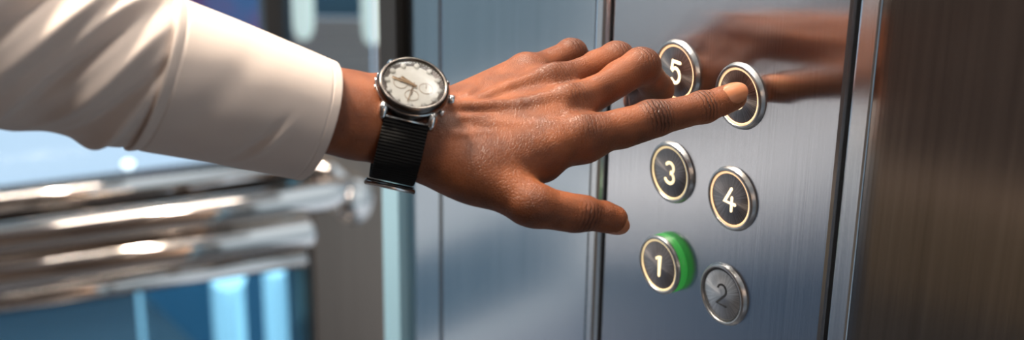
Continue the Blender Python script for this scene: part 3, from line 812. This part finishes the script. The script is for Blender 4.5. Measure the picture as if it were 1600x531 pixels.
def d_sleeve(s, th_):
    d = np.zeros_like(th_)
    for (sr, tr, sl_, w_, am_, te, tc_) in folds:
        d = d + am_ * 1.15 * g(s - (sr + sl_ * wrapd(th_ - tr)), w_) * g(wrapd(th_ - tc_), te)
    d += .0012 * np.sin(s * 31 + 2.3 * np.sin(th_)) * g(s - .2, .4)
    # gather near the cuff seam
    d -= .0004 * g(s - .490, .006)
    return d
def d_cuff(s, th_):
    d = np.full_like(th_, .0004)
    d += .0009 * g(s - .5, .012) + .0010 * g(s - (.80 - .10 * (th_ - 2.2)), .018) * g(wrapd(th_ - 2.15), .35) - .0018 * g(s - (.775 - .10 * (th_ - 2.2)), .016) * g(wrapd(th_ - 2.15), .35)
    d -= .0012 * g(s - (.66 - .08 * (th_ - 1.4)), .05) * g(wrapd(th_ - 1.6), .6)
    d -= .0003 * g(s - .966, .003)       # hem stitching line
    d -= .0005 * g(s - .522, .004)
    return d
def grid_faces(ns, nt_, flip=False):
    f = []
    for i in range(ns):
        for j in range(nt_):
            a_ = i * nt_ + j; b_ = i * nt_ + (j + 1) % nt_; q = (a_, b_, b_ + nt_, a_ + nt_)
            f.append(q[::-1] if flip else q)
    return f
def cloth(name, s0, s1, ns, nt_, disp, parent, thick=.0008, tilt=0.0, close=False):
    Vv = tube_cloth(s0, s1, ns, nt_, disp, tilt=tilt)
    bm = bmesh.new(); bv = [bm.verts.new(p) for p in c2w(Vv.reshape(-1, 3))]
    for f_ in grid_faces(ns, nt_): bm.faces.new([bv[k] for k in f_])
    if close: bm.faces.new(bv[:nt_])
    bmesh.ops.recalc_face_normals(bm, faces=bm.faces[:])
    o = obj(name, bm, M_shirt, parent)
    md = o.modifiers.new('thickness', 'SOLIDIFY'); md.thickness = thick; md.offset = -1
    return o
sleeve = cloth('shirt_sleeve', -.80, .505, 420, 220, d_sleeve, person, .0007, close=True)
cuff = cloth('cuff', .496, 1.0, 240, 200, d_cuff, sleeve, .0016)
cuff['label'] = 'smooth turned cuff, brightest at its hem'

# ------------------------------------------------------------------ wristwatch
Nn_w = nrm((.24, .62, .75)); e3 = np.array((.95, -.25, -.18)); e3 = nrm(e3 - Nn_w * e3.dot(Nn_w)); e12 = np.cross(Nn_w, e3)
wc = PC(647, 130, .622)                                   # centre of the crystal
Rw = .0158
WM = np.eye(4); WM3 = np.stack([e3, e12, Nn_w], 1)
WMw = Matrix((RM @ WM3).tolist())
face_c = Vector(c2w(wc))
watch = empty('wristwatch', face_c - WMw.col[2] * .010, WMw)
tag(watch, 'steel wristwatch with cream dial and black ribbed strap worn on the wrist', 'wristwatch')
WT = Matrix.Translation(face_c) @ WMw.to_4x4()
def wpart(name, bm, mat, par=watch, smooth=True):
    bm.transform(WT); o = obj(name, bm, mat, None, smooth)
    o.data.transform(watch.matrix_world.inverted()); o.parent = par
    return o
bm = bmesh.new(); lathe(bm, [(0, -.0095), (Rw * .86, -.0095), (Rw * .97, -.0075), (Rw * 1.0, -.0045), (Rw * .985, -.0030)], n=96)
case = wpart('case', bm, M_gunmetal)
bm = bmesh.new(); lathe(bm, [(Rw * 1.01, -.0032), (Rw * 1.035, -.0024), (Rw * 1.01, -.0012), (Rw * .965, .0003), (Rw * .89, .0005), (Rw * .865, -.0004), (Rw * .86, -.0026)], n=96)
# coin-edge notches
wpart('bezel', bm, pmat('dark_polished_bezel', (.11, .095, .085), .25, 1.0))
bm = bmesh.new(); lathe(bm, [(Rw * 1.0, -.0036), (Rw * 1.045, -.0033), (Rw * 1.045, -.0027), (Rw * 1.0, -.0025)], n=96); wpart('bezel_rim', bm, M_chromew)
bm = bmesh.new(); lathe(bm, [(Rw * .875, -.0008), (Rw * .745, -.0019)], n=96)
chapter = wpart('chapter_ring', bm, pmat('brown_grey_chapter_ring', (.22, .18, .16), .4, .3))
M_dial = pmat('cream_dial', (.97, .93, .84), .5)
bm = bmesh.new(); lathe(bm, [(Rw * .75, -.0019), (0, -.0019)], n=96); dial = wpart('dial', bm, M_dial)
M_mk = pmat('cream_marker', (.88, .84, .76), .3); M_bronze = pmat('bronze_hands', (.45, .30, .18), .3, .8); M_brown = pmat('brown_print', (.30, .22, .17), .6)
for k in range(12):
    a_ = math.radians(30 * k); ca, sa = math.cos(a_), math.sin(a_); bm = bmesh.new()
    MM = Matrix.Rotation(a_, 4, 'Z') @ Matrix.Translation((Rw * .745, 0, -.0014))
    lathe(bm, [(0, .0007), (.0010, .0007), (.0013, .0003), (.0013, -.0004)], MM, 16)
    wpart('hour_marker', bm, M_mk, dial)
bm = bmesh.new()
for k in range(60):
    MM = Matrix.Rotation(math.radians(6 * k), 4, 'Z'); box(bm, (Rw * .835, -.00012, -.0013), (Rw * .868, .00012, -.0009), MM)
wpart('minute_track', bm, M_mk, dial)
for (x, y) in ((Rw * .36, 0), (-Rw * .36, 0), (0, -Rw * .36)):
    bm = bmesh.new(); lathe(bm, [(Rw * .20, -.0018), (Rw * .20, -.0016), (Rw * .185, -.0016), (Rw * .185, -.0018)], Matrix.Translation((x, y, 0)), 40)
    box(bm, (x - .0001, y, -.0017), (x + .0001, y + Rw * .15, -.0015))
    wpart('subdial', bm, pmat('tan_subdial_print', (.62, .50, .38), .5), dial)
for nm, a_, l_, w_ in (('hour_hand', 152, .42, .0007), ('minute_hand', 168, .64, .0005), ('second_hand', 262, .66, .0002)):
    bm = bmesh.new(); box(bm, (-Rw * .1, -w_, -.0012), (Rw * l_, w_, -.0009), Matrix.Rotation(math.radians(a_), 4, 'Z'), .0001); wpart(nm, bm, M_bronze, dial)
bm = bmesh.new(); lathe(bm, [(Rw * .885, -.0003), (Rw * .7, .0004), (Rw * .35, .0007), (0, .0008)], n=64)
wpart('crystal', bm, thin_glass('watch_crystal', (.97, .97, .97)))
# crown and pushers
def knob(ang, r0, ln, rad__, name, mat):
    bm = bmesh.new(); MM = Matrix.Rotation(math.radians(ang), 4, 'Z') @ Matrix.Translation((r0, 0, -.0052)) @ Matrix.Rotation(math.pi / 2, 4, 'Y')
    lathe(bm, [(0, 0), (rad__ * .55, 0), (rad__ * .55, ln * .35), (rad__ * .9, ln * .38), (rad__, ln * .5), (rad__, ln * .9), (rad__ * .8, ln), (0, ln)], MM, 28)
    return wpart(name, bm, mat, case)
knob(0, Rw * .95, .0042, .0022, 'crown', M_chromew); knob(32, Rw * .97, .0030, .0014, 'pusher', M_chromew); knob(-32, Rw * .97, .0030, .0014, 'pusher', M_chromew)
for a_ in (150, 163, 176, 190): knob(a_, Rw * .96, .0018, .0016, 'case_stud', M_chromew)
# lugs
for sx in (-1, 1):
    for sy in (-1, 1):
        bm = bmesh.new()
        pts = [(sx * .0105, sy * .0105, -.0048), (sx * .0108, sy * .0135, -.0052), (sx * .0108, sy * .0158, -.0070), (sx * .0107, sy * .0166, -.0092)]
        tube(bm, pts, [.0024, .0022, .0019, .0014], 14); wpart('lug', bm, M_chromew, case)
for sy in (-1, 1):
    bm = bmesh.new(); tube(bm, [(-.0105, sy * .0158, -.0075), (.0105, sy * .0158, -.0075)], .0009, 12); wpart('spring_bar', bm, M_chromew, case)
# strap: a ribbed band round the wrist section
def strap_mat():
    m, nt, b, L = newmat('black_ribbed_nylon'); N = nt.nodes.new
    at = N('ShaderNodeAttribute'); at.attribute_name = 'rib'
    s1 = N('ShaderNodeMath'); s1.operation = 'SINE'; L.new(at.outputs['Fac'], s1.inputs[0])
    bp = N('ShaderNodeBump'); bp.inputs['Strength'].default_value = 1; bp.inputs['Distance'].default_value = .0012; L.new(s1.outputs[0], bp.inputs['Height']); L.new(bp.outputs['Normal'], b.inputs['Normal'])
    b.inputs['Base Color'].default_value = (.006, .0055, .005, 1); b.inputs['Roughness'].default_value = .8; b.inputs['Specular IOR Level'].default_value = .2
    return m
# centre-line of the band in the plane through the watch, perpendicular to e3: angle 0 = at the lug (6 o'clock side)
sp_c = W - Aw * .0; 
sp_c = wc - Nn_w * .026 - e12 * .0045          # middle of the wrist below the watch
hw = .0100; NR = 96
def band(phi):                                 # phi 0 = up (towards the watch), growing towards 6 o'clock (thumb side)
    a_ = .0245; b_ = .0182
    x = math.sin(phi) * -1; y = math.cos(phi)
    return x * a_, y * b_
vs, fs, ribs = [], [], []
cross = [(-hw, -.0002), (-hw, .0012), (-hw * .93, .0016), (hw * .93, .0016), (hw, .0012), (hw, -.0002)]
arcl = 0; last = None
for i in range(NR + 1):
    phi = math.radians(27) + (2 * math.pi - math.radians(54)) * i / NR
    q0 = np.array(band(phi)); q1 = np.array(band(phi + .01)); tdir = (q1 - q0); tdir /= np.linalg.norm(tdir); nr2 = np.array((-tdir[1], tdir[0])) 
    if nr2.dot(q0) < 0: nr2 = -nr2
    if last is not None: arcl += np.linalg.norm(q0 - last)
    last = q0
    for (s_, h_) in cross:
        q = q0 + nr2 * (h_ + .0006 + .0012 * math.exp(-i / 5) + .0012 * math.exp(-(NR - i) / 5))
        p = sp_c + e12 * q[0] * 1.0 + Nn_w * q[1] + e3 * s_
        vs.append(p); ribs.append(arcl * 1000 * 6.28 / 1.3)
nc = len(cross)
for i in range(NR):
    for j in range(nc):
        a_ = i * nc + j; b_ = i * nc + (j + 1) % nc; fs.append((a_, b_, b_ + nc, a_ + nc))
fs.append(tuple(range(nc))); fs.append(tuple(NR * nc + k for k in range(nc))[::-1])
# join the strap to the lugs
strap_bm = bmesh.new(); bv = [strap_bm.verts.new(p) for p in c2w(np.array(vs))]
for f_ in fs: strap_bm.faces.new([bv[k] for k in f_])
bmesh.ops.recalc_face_normals(strap_bm, faces=strap_bm.faces[:])
so = obj('strap', strap_bm, strap_mat(), None, True)
at = so.data.attributes.new('rib', 'FLOAT', 'POINT'); at.data.foreach_set('value', np.array(ribs, np.float32))
so.data.transform(watch.matrix_world.inverted()); so.parent = watch
# buckle under the wrist
bphi = math.radians(128); q = np.array(band(bphi)); pb = sp_c + e12 * q[0] * 1.04 + Nn_w * q[1] * 1.04
bm = bmesh.new()
td = e3; od = nrm(e12 * q[0] / .0245 ** 2 + Nn_w * q[1] / .0182 ** 2); ld = np.cross(td, od)
loop = [pb + td * sx * .0108 + ld * sy * .0045 + od * .0032 for sx, sy in ((-1, -1), (-1, 1), (1, 1), (1, -1), (-1, -1))]
tube(bm, [Vector(c2w(p)) for p in loop], .0010, 10); tube(bm, [Vector(c2w(pb + od * .003 + ld * -.0045)), Vector(c2w(pb + od * .0036 + ld * .0045))], .0007, 8)
bo = obj('buckle', bm, M_chromew, None); bo.data.transform(watch.matrix_world.inverted()); bo.parent = watch

# ------------------------------------------------------------------ light
wd = bpy.data.worlds.new('daylight'); S.world = wd; wd.use_nodes = True
nt = wd.node_tree; bg = nt.nodes['Background']
tc = nt.nodes.new('ShaderNodeTexCoord'); sp = nt.nodes.new('ShaderNodeSeparateXYZ'); nt.links.new(tc.outputs['Generated'], sp.inputs[0])
cr = nt.nodes.new('ShaderNodeValToRGB'); e = cr.color_ramp.elements
e[0].position = .42; e[0].color = (.30, .42, .52, 1); e[1].position = .75; e[1].color = (.70, .86, 1.0, 1)
mr = nt.nodes.new('ShaderNodeMapRange'); mr.inputs['From Min'].default_value = -1; nt.links.new(sp.outputs['Z'], mr.inputs['Value'])
nt.links.new(mr.outputs['Result'], cr.inputs[0]); nt.links.new(cr.outputs[0], bg.inputs['Color']); bg.inputs['Strength'].default_value = 1.0
def area(name, loc, target, size, power, col, sy=None):
    l = bpy.data.lights.new(name, 'AREA'); l.energy = power; l.color = col; l.size = size
    if sy: l.shape = 'RECTANGLE'; l.size_y = sy
    o = bpy.data.objects.new(name, l); COL.objects.link(o); o.location = loc
    o.rotation_euler = (Vector(target) - Vector(loc)).to_track_quat('-Z', 'Y').to_euler(); return o
# ceiling downlights of the cab, each a real lamp with a glowing diffuser
M_dif = emit('ceiling_diffuser', (1, .93, .82), 4.0)
for i, (x, y) in enumerate(((-.35, .15), (-.95, .15), (-.35, -.75), (-.95, -.75))):
    root = empty('ceiling_light', (x, y, ZC)); tag(root, 'round recessed warm ceiling lamp of the lift cab', 'lamp', 'ceiling lamps of the lift')
    bm = bmesh.new(); lathe(bm, [(.085, 0), (.085, -.006), (.07, -.008), (.07, 0)], Matrix.Translation((x, y, ZC)), 40); obj('rim', bm, M_chrome, root)
    bm = bmesh.new(); lathe(bm, [(0, -.003), (.07, -.003)], Matrix.Translation((x, y, ZC)), 40); obj('diffuser', bm, M_dif, root)
area('cab_key', (-.34, .54, ZC - .02), (-.30, .10, 1.2), .16, 41, (1, .86, .70))
area('cab_fill', (-.42, -.02, ZC - .02), (-.42, -.02, 1), .2, 7.5, (1, .92, .84))
lc = BM_ @ Vector((-.45, -.42, ZC))  # unseen strip fixture added so the rails catch long bright streaks
root = empty('ceiling_streak_light', lc); tag(root, 'added ceiling strip light, unseen, lays long bright streaks on the handrails', 'lamp')
ML = Matrix.Translation(lc) @ BM_.to_3x3().to_4x4()
obj('housing', boxm((-.75, -.09, -.03), (.75, .09, 0), .003, ML), M_chrome, root, False)
obj('diffuser', boxm((-.73, -.07, -.034), (.73, .07, -.030), 0, ML), M_dif, root, False)
ar = area('cab_rear', lc - Vector((0, 0, .045)), lc - Vector((0, 0, 1)), 1.4, 10, (1, .94, .88), .12)  # area lamp of the added strip, stretched along the rails
ar.rotation_euler = (0, 0, math.atan2(D.y, D.x))
sun = bpy.data.lights.new('sun', 'SUN'); sun.energy = 2.5; sun.angle = math.radians(2); sun.color = (1, .96, .9)
so_ = bpy.data.objects.new('sun', sun); COL.objects.link(so_); so_.rotation_euler = (math.radians(38), 0, math.radians(150))

S.view_settings.view_transform = 'Standard'; S.view_settings.look = 'None'; S.view_settings.gamma = 1; S.view_settings.exposure = 0.0
S.view_settings.use_curve_mapping = False
S.cycles.use_denoising = True; S.cycles.max_bounces = 10; S.cycles.transparent_max_bounces = 16
